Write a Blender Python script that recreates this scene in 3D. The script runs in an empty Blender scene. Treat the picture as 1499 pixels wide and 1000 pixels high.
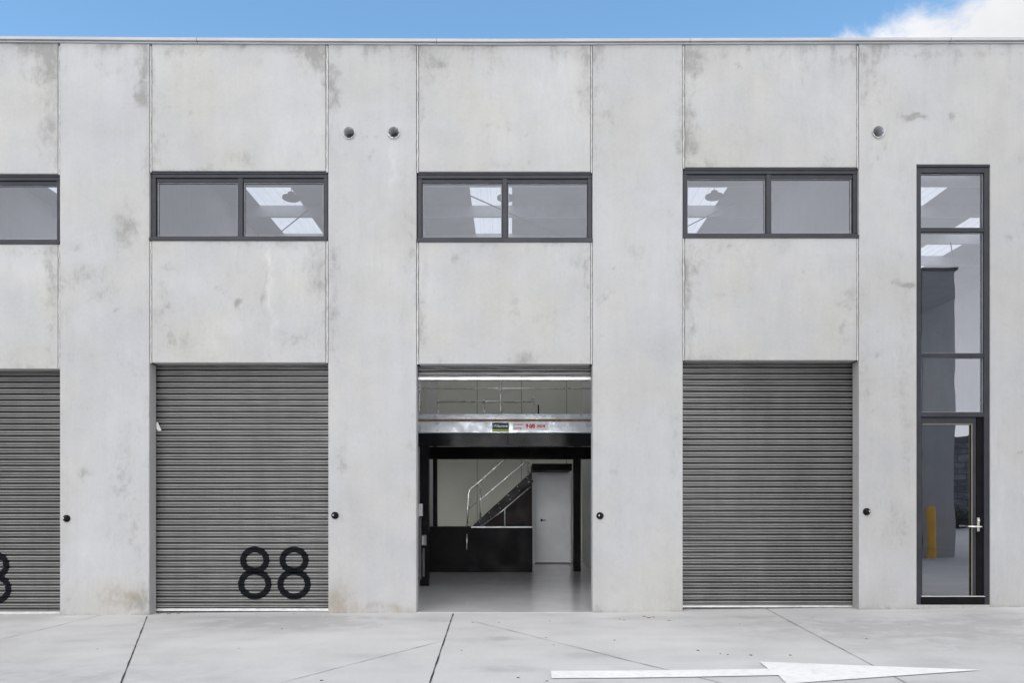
import bpy, math, random
import numpy as np
from mathutils import Vector, noise as mnoise
random.seed(7)
R = math.radians
C = bpy.context.scene.collection
D, HC, S = 9.5, 1.41, 115.0          # camera distance (m), camera height (m), scale of the facade survey

def P(px, py, Y=0.0):
    """survey coordinates on the facade (or a plane Y metres behind it) -> world x, z"""
    r = 1 + Y / D
    return (px - 750) * r / S, (735 - py) * r / S + HC
def PX(px, Y=0.0): return P(px, 0, Y)[0]
def PZ(py, Y=0.0): return P(0, py, Y)[1]
_gx = [-60, -6.52, -5.76, -4.62, -2.35, -1.22, 1.03, 2.17, 4.42, 5.15, 6.09, 7.4, 60]
_gz = [-.055, -.05, -.04, -.035, -.014, -.003, -.003, .012, .033, .04, .065, .075, .09]
def gz(x): return float(np.interp(x, _gx, _gz))
def G(px, py):
    """survey point on the yard surface"""
    z = 0.0
    for _ in range(6):
        r = (HC - z) * S / (py - 735)
        x = (px - 750) * r / S
        z = gz(x)
    return x, (r - 1) * D

# ------------------------------------------------------------------ mesh helpers
class MB:
    def __init__(s): s.v, s.f, s.sm = [], [], []
    def quad(s, pts, smooth=False):
        n = len(s.v); s.v += [tuple(p) for p in pts]
        s.f.append(tuple(range(n, n + len(pts)))); s.sm.append(smooth); return s
    def box(s, x0, x1, y0, y1, z0, z1):
        x0, x1 = sorted((x0, x1)); y0, y1 = sorted((y0, y1)); z0, z1 = sorted((z0, z1))
        n = len(s.v)
        s.v += [(x, y, z) for z in (z0, z1) for x, y in ((x0, y0), (x1, y0), (x1, y1), (x0, y1))]
        for f in ((3, 2, 1, 0), (4, 5, 6, 7), (0, 1, 5, 4), (1, 2, 6, 5), (2, 3, 7, 6), (3, 0, 4, 7)):
            s.f.append(tuple(n + i for i in f)); s.sm.append(False)
        return s
    def tube(s, pts, rad, seg=10, caps=True):
        pts = [Vector(p) for p in pts]; n0 = len(s.v)
        rad = rad if isinstance(rad, (list, tuple)) else [rad] * len(pts)
        up = None
        for i, p in enumerate(pts):
            a = pts[max(i - 1, 0)]; b = pts[min(i + 1, len(pts) - 1)]
            t = (b - a).normalized()
            if up is None: up = Vector((0, 0, 1)) if abs(t.z) < .9 else Vector((0, 1, 0))
            u = t.cross(up).normalized(); w = u.cross(t).normalized(); up = w
            for k in range(seg):
                an = 2 * math.pi * k / seg
                s.v.append(tuple(p + (u * math.cos(an) + w * math.sin(an)) * rad[i]))
        for i in range(len(pts) - 1):
            for k in range(seg):
                a = n0 + i * seg + k; b = n0 + i * seg + (k + 1) % seg
                s.f.append((a, a + seg, b + seg, b)); s.sm.append(True)
        if caps:
            s.f.append(tuple(n0 + k for k in range(seg))); s.sm.append(False)
            m = n0 + (len(pts) - 1) * seg
            s.f.append(tuple(m + k for k in reversed(range(seg)))); s.sm.append(False)
        return s
    def lathe(s, c, axis, prof, seg=28):
        """prof: list of (radius, distance along axis)"""
        c = Vector(c); ax = Vector(axis).normalized()
        u = ax.cross(Vector((0, 0, 1)) if abs(ax.z) < .9 else Vector((1, 0, 0))).normalized(); w = ax.cross(u)
        n0 = len(s.v)
        for rr, h in prof:
            for k in range(seg):
                a = 2 * math.pi * k / seg
                s.v.append(tuple(c + ax * h + (u * math.cos(a) + w * math.sin(a)) * max(rr, 1e-5)))
        for i in range(len(prof) - 1):
            for k in range(seg):
                a = n0 + i * seg + k; b = n0 + i * seg + (k + 1) % seg
                s.f.append((a, b, b + seg, a + seg)); s.sm.append(True)
        return s
    def prism_xz(s, poly, y0, y1):
        n = len(s.v); m = len(poly)
        s.v += [(x, y0, z) for x, z in poly] + [(x, y1, z) for x, z in poly]
        s.f.append(tuple(n + i for i in range(m))); s.f.append(tuple(n + m + i for i in reversed(range(m))))
        s.sm += [False, False]
        for i in range(m):
            j = (i + 1) % m
            s.f.append((n + i, n + m + i, n + m + j, n + j)); s.sm.append(False)
        return s
    def build(s, name, mat, parent=None, bevel=0, recalc=False):
        me = bpy.data.meshes.new(name); me.from_pydata(s.v, [], s.f)
        me.polygons.foreach_set('use_smooth', s.sm)
        me.materials.append(mat); me.validate(); me.update()
        if recalc:
            import bmesh
            bm = bmesh.new(); bm.from_mesh(me); bmesh.ops.recalc_face_normals(bm, faces=bm.faces); bm.to_mesh(me); bm.free()
        o = bpy.data.objects.new(name, me); C.objects.link(o)
        if parent: o.parent = parent; o.matrix_parent_inverse = parent.matrix_world.inverted()
        if bevel:
            b = o.modifiers.new('edge', 'BEVEL'); b.width = bevel; b.segments = 2; b.limit_method = 'ANGLE'
        return o

def tag(o, label=None, cat=None, group=None, kind=None):
    if label: o['label'] = label
    if cat: o['category'] = cat
    if group: o['group'] = group
    if kind: o['kind'] = kind
    return o
def empty(name, loc=(0, 0, 0)):
    o = bpy.data.objects.new(name, None); C.objects.link(o); o.location = loc
    o.empty_display_size = .2
    bpy.context.view_layer.update()
    return o

# ------------------------------------------------------------------ material helpers
class NT:
    def __init__(s, name, world=False):
        s.m = bpy.data.materials.new(name); s.m.use_nodes = True
        s.t = s.m.node_tree; s.t.nodes.clear()
        s.out = s.t.nodes.new('ShaderNodeOutputMaterial')
    def n(s, typ, ins=None, **kw):
        nd = s.t.nodes.new(typ)
        for k, v in kw.items(): setattr(nd, k, v)
        for k, v in (ins or {}).items(): s.set(nd, k, v)
        return nd
    def set(s, nd, k, v):
        sock = nd.inputs[k]
        if isinstance(v, bpy.types.NodeSocket): s.t.links.new(v, sock)
        elif isinstance(v, bpy.types.Node): s.t.links.new(v.outputs[0], sock)
        else: sock.default_value = v
    def obj(s, scale=(1, 1, 1), loc=(0, 0, 0)):
        tc = s.n('ShaderNodeTexCoord')
        return s.n('ShaderNodeMapping', {'Vector': tc.outputs['Object'], 'Scale': scale, 'Location': loc}).outputs[0]
    def noise(s, vec, scale, detail=4, rough=.5, dist=0):
        return s.n('ShaderNodeTexNoise', {'Vector': vec, 'Scale': scale, 'Detail': detail, 'Roughness': rough, 'Distortion': dist}).outputs[0]
    def ramp(s, fac, stops):
        r = s.n('ShaderNodeValToRGB', {'Fac': fac}); e = r.color_ramp.elements
        while len(e) < len(stops): e.new(.5)
        for el, (p, c) in zip(e, stops):
            el.position = p; el.color = c if len(c) == 4 else (*c, 1)
        return r.outputs[0]
    def rng(s, v, a, b, c=0, d=1):
        return s.n('ShaderNodeMapRange', {'Value': v, 'From Min': a, 'From Max': b, 'To Min': c, 'To Max': d}, interpolation_type='SMOOTHSTEP').outputs[0]
    def math(s, op, a, b=0):
        nd = s.n('ShaderNodeMath', operation=op); s.set(nd, 0, a); s.set(nd, 1, b); return nd.outputs[0]
    def mix(s, fac, a, b, blend='MIX'):
        nd = s.n('ShaderNodeMixRGB', blend_type=blend)
        s.set(nd, 0, fac); s.set(nd, 1, a if not isinstance(a, tuple) else (*a[:3], 1)); s.set(nd, 2, b if not isinstance(b, tuple) else (*b[:3], 1)); return nd.outputs[0]
    def bsdf(s, col, rough=.6, metal=0, bump=None, bstr=.2, bdist=.01, spec=.5):
        p = s.n('ShaderNodeBsdfPrincipled', {'Base Color': col if not isinstance(col, tuple) else (*col[:3], 1), 'Roughness': rough, 'Metallic': metal, 'Specular IOR Level': spec})
        if bump is not None:
            b = s.n('ShaderNodeBump', {'Height': bump, 'Strength': bstr, 'Distance': bdist}); s.set(p, 'Normal', b)
        s.t.links.new(p.outputs[0], s.out.inputs[0]); return s.m

def simple(name, col, rough=.5, metal=0, var=.12, scale=8, spec=.5, rvar=.1, bump=0):
    n = NT(name); v = n.obj()
    a = n.noise(v, scale, 6, .6)
    f = n.rng(a, .3, .7, 1 - var, 1 + var)
    c = n.mix(1, col, f, 'MULTIPLY')
    rr = n.rng(n.noise(v, scale * .6, 4), .3, .7, max(rough - rvar, .02), min(rough + rvar, 1))
    return n.bsdf(c, rr, metal, bump=a if bump else None, bstr=bump, spec=spec)

def concrete(name, base, warm=0.0, dirt=(.215, .213, .20), painted=True):  # dirt: colour of the stains and of the shade painted at the base
    n = NT(name); v = n.obj()
    big = n.noise(v, .55, 5, .55, .4)
    mid = n.noise(v, 2.3, 7, .62, .3)
    fine = n.noise(v, 26, 6, .65)
    vs = n.obj((7, 7, .55)); streak = n.noise(vs, 1.0, 6, .6)
    f = n.math('ADD', n.rng(big, .3, .7, -.045, .04), n.rng(mid, .32, .68, -.042, .038))
    f = n.math('ADD', f, n.rng(streak, .3, .7, -.022, .022))
    f = n.math('ADD', f, n.rng(fine, .25, .75, -.03, .03))
    f = n.math('ADD', f, 1.0)
    hue = n.mix(n.rng(n.noise(v, .9, 4, .5), .35, .65), (base[0] * 1.0, base[1] * 1.0, base[2] * 1.02), (base[0] * (1.0 + warm), base[1] * 1.0, base[2] * (.97 - warm)))
    col = n.mix(1, hue, f, 'MULTIPLY')
    # bleached pale patches
    pale = n.rng(n.noise(v, 1.35, 6, .6, .6), .55, .78)
    col = n.mix(n.math('MULTIPLY', pale, .16), col, (base[0] * 1.22, base[1] * 1.22, base[2] * 1.22))
    if painted:
        at = n.n('ShaderNodeVertexColor', layer_name='stain_shade')
        sep = n.n('ShaderNodeSeparateColor', {'Color': at.outputs[0]})
        patch = n.rng(n.noise(v, 5.5, 9, .68, .5), .32, .66)
        patch2 = n.rng(n.noise(n.obj((9, 9, 2.2)), 1.6, 8, .65, .3), .3, .7)
        pm = n.math('ADD', n.math('MULTIPLY', patch, .65), n.math('MULTIPLY', patch2, .35))
        ta = n.rng(n.noise(v, 3.4, 10, .70, .9), .36, .62)
        tb = n.rng(n.noise(n.obj((9, 9, 4)), 1.7, 10, .72, .5), .34, .64)
        tcn = n.rng(n.noise(v, 17, 6, .7, .4), .3, .66)
        tex = n.math('ADD', n.math('ADD', n.math('MULTIPLY', ta, .46), n.math('MULTIPLY', tb, .42)), n.math('MULTIPLY', tcn, .12))
        brk = n.rng(n.math('ADD', sep.outputs[0], n.math('MULTIPLY', n.math('SUBTRACT', tex, .58), .85)), .03, 1.15)
        m1 = n.math('MINIMUM', n.math('ADD', n.math('MULTIPLY', brk, n.math('ADD', n.math('MULTIPLY', tex, .55), .3)), n.math('MULTIPLY', sep.outputs[0], .14)), .78)
        col = n.mix(m1, col, dirt)  # stains, plus the shade painted along the wall base
        m2 = n.math('MINIMUM', n.math('MULTIPLY', sep.outputs[1], n.math('ADD', n.math('MULTIPLY', tex, .9), .1)), .7)
        col = n.mix(m2, col, (.27, .235, .18))
        m3 = n.math('MULTIPLY', sep.outputs[2], n.math('ADD', patch2, .2))
        col = n.mix(m3, col, (base[0] * 1.4, base[1] * 1.4, base[2] * 1.4))
    # air-bubble holes
    vo = n.n('ShaderNodeTexVoronoi', {'Vector': v, 'Scale': 17.0, 'Randomness': 1.0})
    hole = n.rng(vo.outputs[0], .035, .075, 1, 0)
    sel = n.rng(vo.outputs[1], .80, .82)
    hm = n.math('MULTIPLY', hole, sel)
    col = n.mix(n.math('MULTIPLY', hm, .5), col, (.2, .2, .2))
    h = n.math('SUBTRACT', n.math('ADD', n.math('MULTIPLY', fine, .4), mid), hm)
    return n.bsdf(col, n.rng(mid, .3, .7, .72, .88), 0, bump=h, bstr=.16, bdist=.006, spec=.3)

M = {}
M['pillar'] = concrete('precast_concrete', (.400, .402, .406), .010)
M['spandrel'] = concrete('precast_concrete_weathered', (.404, .405, .402), .012)
M['plainc'] = concrete('plain_concrete', (.40, .40, .395), .02, painted=False)
M['shadec'] = concrete('grey_concrete', (.47, .465, .455), .02, painted=False)
M['frame'] = simple('charcoal_aluminium', (.030, .032, .039), .42, .0, .12, 5, spec=.3)
M['black'] = simple('black_gloss_steel', (.010, .010, .011), .2, 0, .2, 4, spec=.08)
M['blackmatt'] = simple('black_board', (.009, .009, .010), .45, 0, .2, 6, spec=.05)
M['blacksteel'] = simple('black_steel', (.011, .011, .012), .4, 0, .2, 6, spec=.15)
M['rubber'] = simple('black_rubber', (.01, .01, .01), .7)
M['seal'] = simple('pale_sealant', (.52, .52, .505), .7, 0, .10, 14, bump=.2)
M['gap'] = simple('dark_gap', (.03, .03, .03), .9)
M['cap'] = simple('white_flashing', (.40, .405, .41), .42, .0, .07, 2)
M['alu'] = simple('mill_aluminium', (.60, .60, .60), .4, .5, .1, 9)
M['bead'] = simple('grey_bead', (.30, .31, .33), .5)
M['gal'] = simple('galvanised_steel', (.62, .65, .68), .35, .3, .08, 10)
M['chrome'] = simple('stainless_tube', (.8, .79, .74), .28, .75, .1, 10)
M['pvc'] = simple('white_pvc', (.52, .53, .54), .4, 0, .08, 12)
M['number'] = simple('black_sign_paint', (.008, .009, .011), .8, 0, .2, 20, spec=.1)
M['timber'] = simple('plywood_edge', (.26, .17, .09), .6, 0, .3, 12)
M['whitedoor'] = simple('white_door_paint', (.9, .9, .9), .45, 0, .04, 3)
M['purlin'] = simple('pale_purlin', (.55, .56, .57), .5, .2, .08, 6)
M['roofsheet'] = simple('roof_underside', (.36, .365, .38), .6, 0, .1, 2)
M['lampgrey'] = simple('lamp_grey', (.10, .10, .11), .5)
M['yellow'] = simple('safety_yellow', (.92, .47, .018), .45, 0, .1, 6)
M['paper'] = simple('paper', (.6, .6, .57), .8)
M['arrow'] = None
M['label_dark'] = simple('sticker_dark', (.03, .045, .05), .5)
M['label_green'] = simple('sticker_green', (.32, .46, .06), .5)
M['label_white'] = simple('sticker_white', (.88, .88, .89), .5, 0, .03)
M['red'] = simple('sticker_red', (.65, .01, .03), .5)
M['grit'] = simple('grit', (.035, .033, .03), .9)
M['leaf_dry'] = simple('dry_leaf', (.20, .12, .05), .9, 0, .4, 30)

# wall lining, greenish grey
def lining():
    n = NT('wall_lining'); v = n.obj()
    a = n.noise(v, 1.2, 4, .5)
    return n.bsdf(n.mix(n.rng(a, .3, .7), (.71, .70, .60), (.77, .76, .66)), .6)
M['lining'] = lining()
# party wall (pale precast)
M['party'] = concrete('party_wall_concrete', (.74, .74, .74), .01, painted=False)

def curtain_mat():
    n = NT('charcoal_shutter_steel'); v = n.obj((.25, 1, 13))
    a = n.noise(v, 1.0, 5, .6)
    u = n.noise(n.obj(), 1.6, 6, .6)
    w = n.noise(n.obj((6, 6, 1)), 1.2, 6, .6)
    f = n.math('ADD', n.rng(a, .3, .7, .80, 1.18), n.math('ADD', n.rng(u, .3, .7, -.1, .12), n.rng(w, .35, .7, -.04, .08)))
    c = n.mix(1, (.094, .093, .089), f, 'MULTIPLY')
    at = n.n('ShaderNodeVertexColor', layer_name='rib_shading'); sp = n.n('ShaderNodeSeparateColor', {'Color': at.outputs[0]})
    c = n.mix(n.math('MULTIPLY', sp.outputs[0], .96), c, (.014, .014, .014))        # shade painted into the grooves and lower slopes
    c = n.mix(n.math('MULTIPLY', sp.outputs[1], n.rng(w, .25, .7, .7, 1.0)), c, (.50, .495, .48))      # light painted onto the upper ledges
    return n.bsdf(c, n.rng(u, .3, .7, .28, .42), .25, spec=.6)
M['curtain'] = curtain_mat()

def glass_mat(name, refl, tint):
    n = NT(name)
    t = n.n('ShaderNodeBsdfTransparent', {'Color': (*tint, 1)})
    v = n.obj()
    bump = n.n('ShaderNodeBump', {'Height': n.noise(v, 1.1, 2, .4), 'Strength': .04, 'Distance': .05})
    g = n.n('ShaderNodeBsdfGlossy', {'Color': (.89, .915, 1.0, 1), 'Roughness': .0, 'Normal': bump.outputs[0]})
    fr = n.n('ShaderNodeFresnel', {'IOR': 1.5})
    fac = n.math('MINIMUM', n.math('ADD', fr.outputs[0], refl), 1.0)
    mx = n.n('ShaderNodeMixShader'); n.set(mx, 0, fac); n.set(mx, 1, t); n.set(mx, 2, g)
    n.t.links.new(mx.outputs[0], n.out.inputs[0]); return n.m
M['glass'] = glass_mat('tinted_glass', .19, (.62, .635, .67))
M['glassdoor'] = glass_mat('door_glass', .27, (.12, .12, .13))

def skylight_mat():
    n = NT('translucent_skylight'); v = n.obj()
    a = n.noise(v, 2.0, 5, .6)
    col = n.mix(n.rng(a, .3, .7), (.86, .88, .88), (.95, .95, .94))
    tr = n.n('ShaderNodeBsdfTranslucent', {'Color': col})
    df = n.n('ShaderNodeBsdfDiffuse', {'Color': (.8, .8, .8, 1)})
    mx = n.n('ShaderNodeMixShader', {0: .12}); n.set(mx, 1, tr); n.set(mx, 2, df)
    n.t.links.new(mx.outputs[0], n.out.inputs[0]); return n.m
M['skylight'] = skylight_mat()

def floor_mat():
    n = NT('epoxy_floor'); v = n.obj()
    a = n.noise(v, 1.3, 6, .6); b = n.noise(v, 9, 5, .6)
    c = n.mix(n.rng(a, .3, .7), (.61, .61, .62), (.68, .68, .69))
    return n.bsdf(c, n.rng(b, .3, .7, .07, .13), 0, spec=.6)
M['floor'] = floor_mat()

def arrow_mat():
    n = NT('white_line_paint'); v = n.obj()
    a = n.noise(v, 14, 8, .7); b = n.noise(v, 1.5, 4)
    c = n.mix(n.rng(a, .3, .55, .35, 0), (.86, .86, .86), (.5, .5, .5))
    return n.bsdf(n.mix(n.rng(b, .3, .7, .12, 0), c, (.4, .4, .4)), .7)
M['arrow'] = arrow_mat()

def stone_mat():
    n = NT('dark_block_wall'); v = n.obj()
    vx = n.n('ShaderNodeCombineXYZ'); sp = n.n('ShaderNodeSeparateXYZ', {0: v})
    n.set(vx, 0, sp.outputs[0]); n.set(vx, 1, sp.outputs[2])
    br = n.n('ShaderNodeTexBrick', {'Vector': vx, 'Color1': (.20, .19, .20, 1), 'Color2': (.36, .34, .36, 1), 'Mortar': (.05, .05, .05, 1), 'Scale': 1.0, 'Brick Width': .9, 'Row Height': .32, 'Mortar Size': .02})
    a = n.noise(n.obj((1, 1, 3)), 1.1, 8, .7)
    return n.bsdf(n.mix(n.rng(a, .35, .65), n.mix(.7, br.outputs[0], (.03, .03, .03)), br.outputs[0]), .9)
M['stone'] = stone_mat()

def hedge_mat():
    n = NT('hedge_leaves'); v = n.obj()
    a = n.noise(v, 3, 4)
    return n.bsdf(n.ramp(a, [(.3, (.02, .04, .012)), (.6, (.05, .085, .025)), (.75, (.09, .11, .04))]), .7)
M['hedge'] = hedge_mat()

def ground_mat():
    n = NT('yard_concrete'); v = n.obj()
    big = n.noise(v, .22, 5, .55, .8); mid = n.noise(v, 1.3, 7, .62, .5); fine = n.noise(v, 22, 6, .7)
    br = n.noise(n.obj((.35, 2.6, 1)), 1.3, 6, .6, .4)
    f = n.math('ADD', n.rng(big, .3, .7, -.05, .05), n.rng(mid, .3, .7, -.045, .04))
    f = n.math('ADD', f, n.rng(br, .3, .7, -.03, .03))
    f = n.math('ADD', n.math('ADD', f, n.rng(fine, .3, .7, -.03, .03)), 1.0)
    col = n.mix(1, (.535, .537, .538), f, 'MULTIPLY')
    at = n.n('ShaderNodeVertexColor', layer_name='stain_shade')
    sep = n.n('ShaderNodeSeparateColor', {'Color': at.outputs[0]})
    patch = n.rng(n.noise(v, 3.2, 8, .66, .6), .35, .65)
    m1 = n.math('MULTIPLY', sep.outputs[0], n.math('ADD', patch, .3))
    col = n.mix(n.math('MINIMUM', m1, .45), col, (.27, .27, .28))
    m3 = n.math('MULTIPLY', sep.outputs[2], n.math('ADD', patch, .3))
    col = n.mix(n.math('MINIMUM', m3, .6), col, (.56, .56, .56))
    speck = n.rng(n.noise(v, 55, 3, .5), .70, .78)
    col = n.mix(n.math('MULTIPLY', speck, .35), col, (.15, .15, .15))
    return n.bsdf(col, n.rng(mid, .3, .7, .6, .8), 0, bump=n.math('ADD', fine, mid), bstr=.1, bdist=.004, spec=.35)
M['ground'] = ground_mat()

# ------------------------------------------------------------------ stains (survey positions on the facade): cx, cy, rx, ry, strength, channel
ST = [
 (70,95,16,34,.9,0),(72,190,15,36,.75,0),(60,75,28,10,.45,0),(78,410,9,45,.55,0),(74,505,10,30,.5,0),(72,370,14,12,.4,0),(40,370,30,10,.25,0),
 (165,72,16,8,.5,0),(209,100,9,45,1.0,0),(206,146,7,10,.8,0),(150,117,9,4,.45,0),(188,335,14,24,.75,0),(178,352,12,14,.5,0),(115,398,22,18,.4,0),(150,425,30,25,.32,0),
 (125,687,10,8,.75,0),(190,655,12,45,.42,0),(180,730,16,45,.35,0),(198,790,8,28,.5,0),(138,592,14,20,.22,0),(185,874,36,14,1.0,1),(205,884,24,12,.9,0),(172,885,20,8,.5,1),(120,358,10,6,.35,0),(170,460,8,1.5,.9,0),
 (462,85,18,20,.75,0),(440,78,16,9,.45,0),(355,72,7,6,.8,0),(245,79,7,6,.55,0),(277,146,3,3,.6,0),(279,165,3,3,.5,0),(247,153,6,3,.45,0),(355,235,14,9,.5,0),(230,215,12,30,.45,0),(288,202,4,4,.4,0),(474,200,6,60,.4,0),(260,72,30,6,.3,0),
 (486,115,7,28,.9,0),(490,155,9,20,.5,0),(550,70,17,9,.55,0),(541,220,3,6,.6,0),(541,231,2.5,2.5,.6,0),(537,201,2,1.5,.7,0),(551,201,2,1.5,.6,0),(575,240,3,40,.5,2),
 (490,378,9,22,.6,0),(490,440,7,40,.5,0),(487,500,6,40,.35,0),(600,385,8,45,.45,0),(503,672,6,12,.6,0),(497,650,14,30,.2,0),(487,882,20,22,1.1,1),(540,893,60,7,.5,1),(590,893,22,5,.45,1),(600,670,10,80,.22,0),
 (347,444,7,7,1.0,0),(347,444,2.5,2.5,1.0,0),(238,440,10,32,.5,0),(258,500,28,16,.45,0),(246,445,6,5,.5,0),(462,395,15,40,.42,0),(465,410,5,10,.4,0),(425,362,22,10,.35,0),(430,495,22,12,.38,0),(392,415,2,12,.8,0),(388,440,1.5,20,.5,0),(398,465,2,50,.4,2),(395,395,3,30,.5,2),(323,424,8,2,.5,0),(250,385,18,6,.4,0),(365,404,8,7,.3,0),
 (860,80,18,16,.75,0),(828,72,20,8,.45,0),(630,88,18,26,.5,0),(642,96,5,5,.6,0),(655,110,4,10,.4,0),(615,170,5,45,.4,0),(855,135,10,28,.5,0),(775,237,2.5,2.5,.9,0),(830,238,15,8,.4,0),(730,235,14,8,.35,0),(770,197,2,2,.6,0),(735,189,26,1.6,.5,0),(730,184,20,1.4,.4,0),
 (666,371,8,8,.75,0),(690,362,30,5,.3,0),(617,440,7,60,.4,0),(620,480,9,20,.4,0),(770,524,22,10,.65,0),(840,385,15,10,.45,0),(815,392,6,8,.35,0),(757,450,8,22,.35,0),(640,522,35,7,.3,0),(862,410,3,60,.45,0),(828,450,16,3,.3,0),
 (872,205,8,45,.35,0),(886,432,7,12,.45,0),(899,393,2,2,1.0,0),(882,492,2,2,.8,0),(935,365,16,14,.35,0),(890,175,10,30,.2,0),(878,890,12,12,.35,0),(985,640,9,60,.2,0),(895,687,8,8,.35,0),(985,885,14,10,.3,1),(995,200,5,60,.3,0),
 (1014,88,14,26,1.0,0),(1030,78,20,10,.5,0),(1008,190,11,52,.65,0),(1022,218,9,20,.5,0),(1046,234,14,8,.5,0),(1142,85,6,4,.55,0),(1077,93,2,2,.9,0),(1083,95,2,3,.9,0),(1165,175,8,8,.25,0),(1245,80,20,8,.35,0),(1210,237,20,8,.3,0),(1080,73,30,6,.3,0),
 (1009,410,8,62,.75,0),(1028,388,12,18,.55,0),(1055,434,7,6,.6,0),(1058,358,20,12,.45,0),(1068,362,3,5,.8,0),(1245,432,14,20,.5,0),(1231,482,5,14,.55,0),(1238,497,12,6,.4,0),(1100,390,14,26,.25,0),(1135,500,6,14,.25,0),(1008,500,5,30,.5,0),(1177,397,2,2,.7,0),(1020,518,30,6,.4,0),
 (1270,130,10,42,.4,0),(1262,90,8,30,.35,0),(1337,174,15,4.5,1.6,0),(1341,174,10,3,1.2,0),(1395,174,4,4.5,1.3,0),(1285,231,3,3,.8,0),(1276,217,1.5,1.5,.8,0),(1295,217,1.5,1.5,.8,0),(1276,242,1.5,1.5,.8,0),(1295,242,1.5,1.5,.8,0),
 (1328,417,11,4,1.3,0),(1310,414,4,3,.6,0),(1286,375,1.5,1.5,.7,0),(1325,490,8,70,.35,0),(1316,371,9,8,.5,0),(1289,525,8,6,.5,0),(1320,577,12,14,.45,0),(1286,600,5,3,.5,0),(1286,561,4,2,.5,0),(1270,560,8,60,.25,0),(1312,770,14,26,.4,0),(1306,745,8,10,.35,0),(1330,650,6,60,.25,0),(1285,484,3,2,.6,0),
 (1480,350,9,9,.5,0),(1490,240,14,20,.25,0),(1468,650,6,8,.35,0),(1495,662,5,3,.6,0),(1470,865,8,20,.25,0),(1450,80,60,8,.3,0),(1350,75,50,6,.3,0),
]
STA = np.array(ST, float); TOP_ = 62

def add_stain_shade(me, ch):
    a = me.color_attributes.new('stain_shade', 'FLOAT_COLOR', 'POINT')
    buf = np.zeros((len(me.vertices), 4), np.float32); buf[:, :3] = ch; buf[:, 3] = 1
    a.data.foreach_set('color', buf.ravel())

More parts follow.
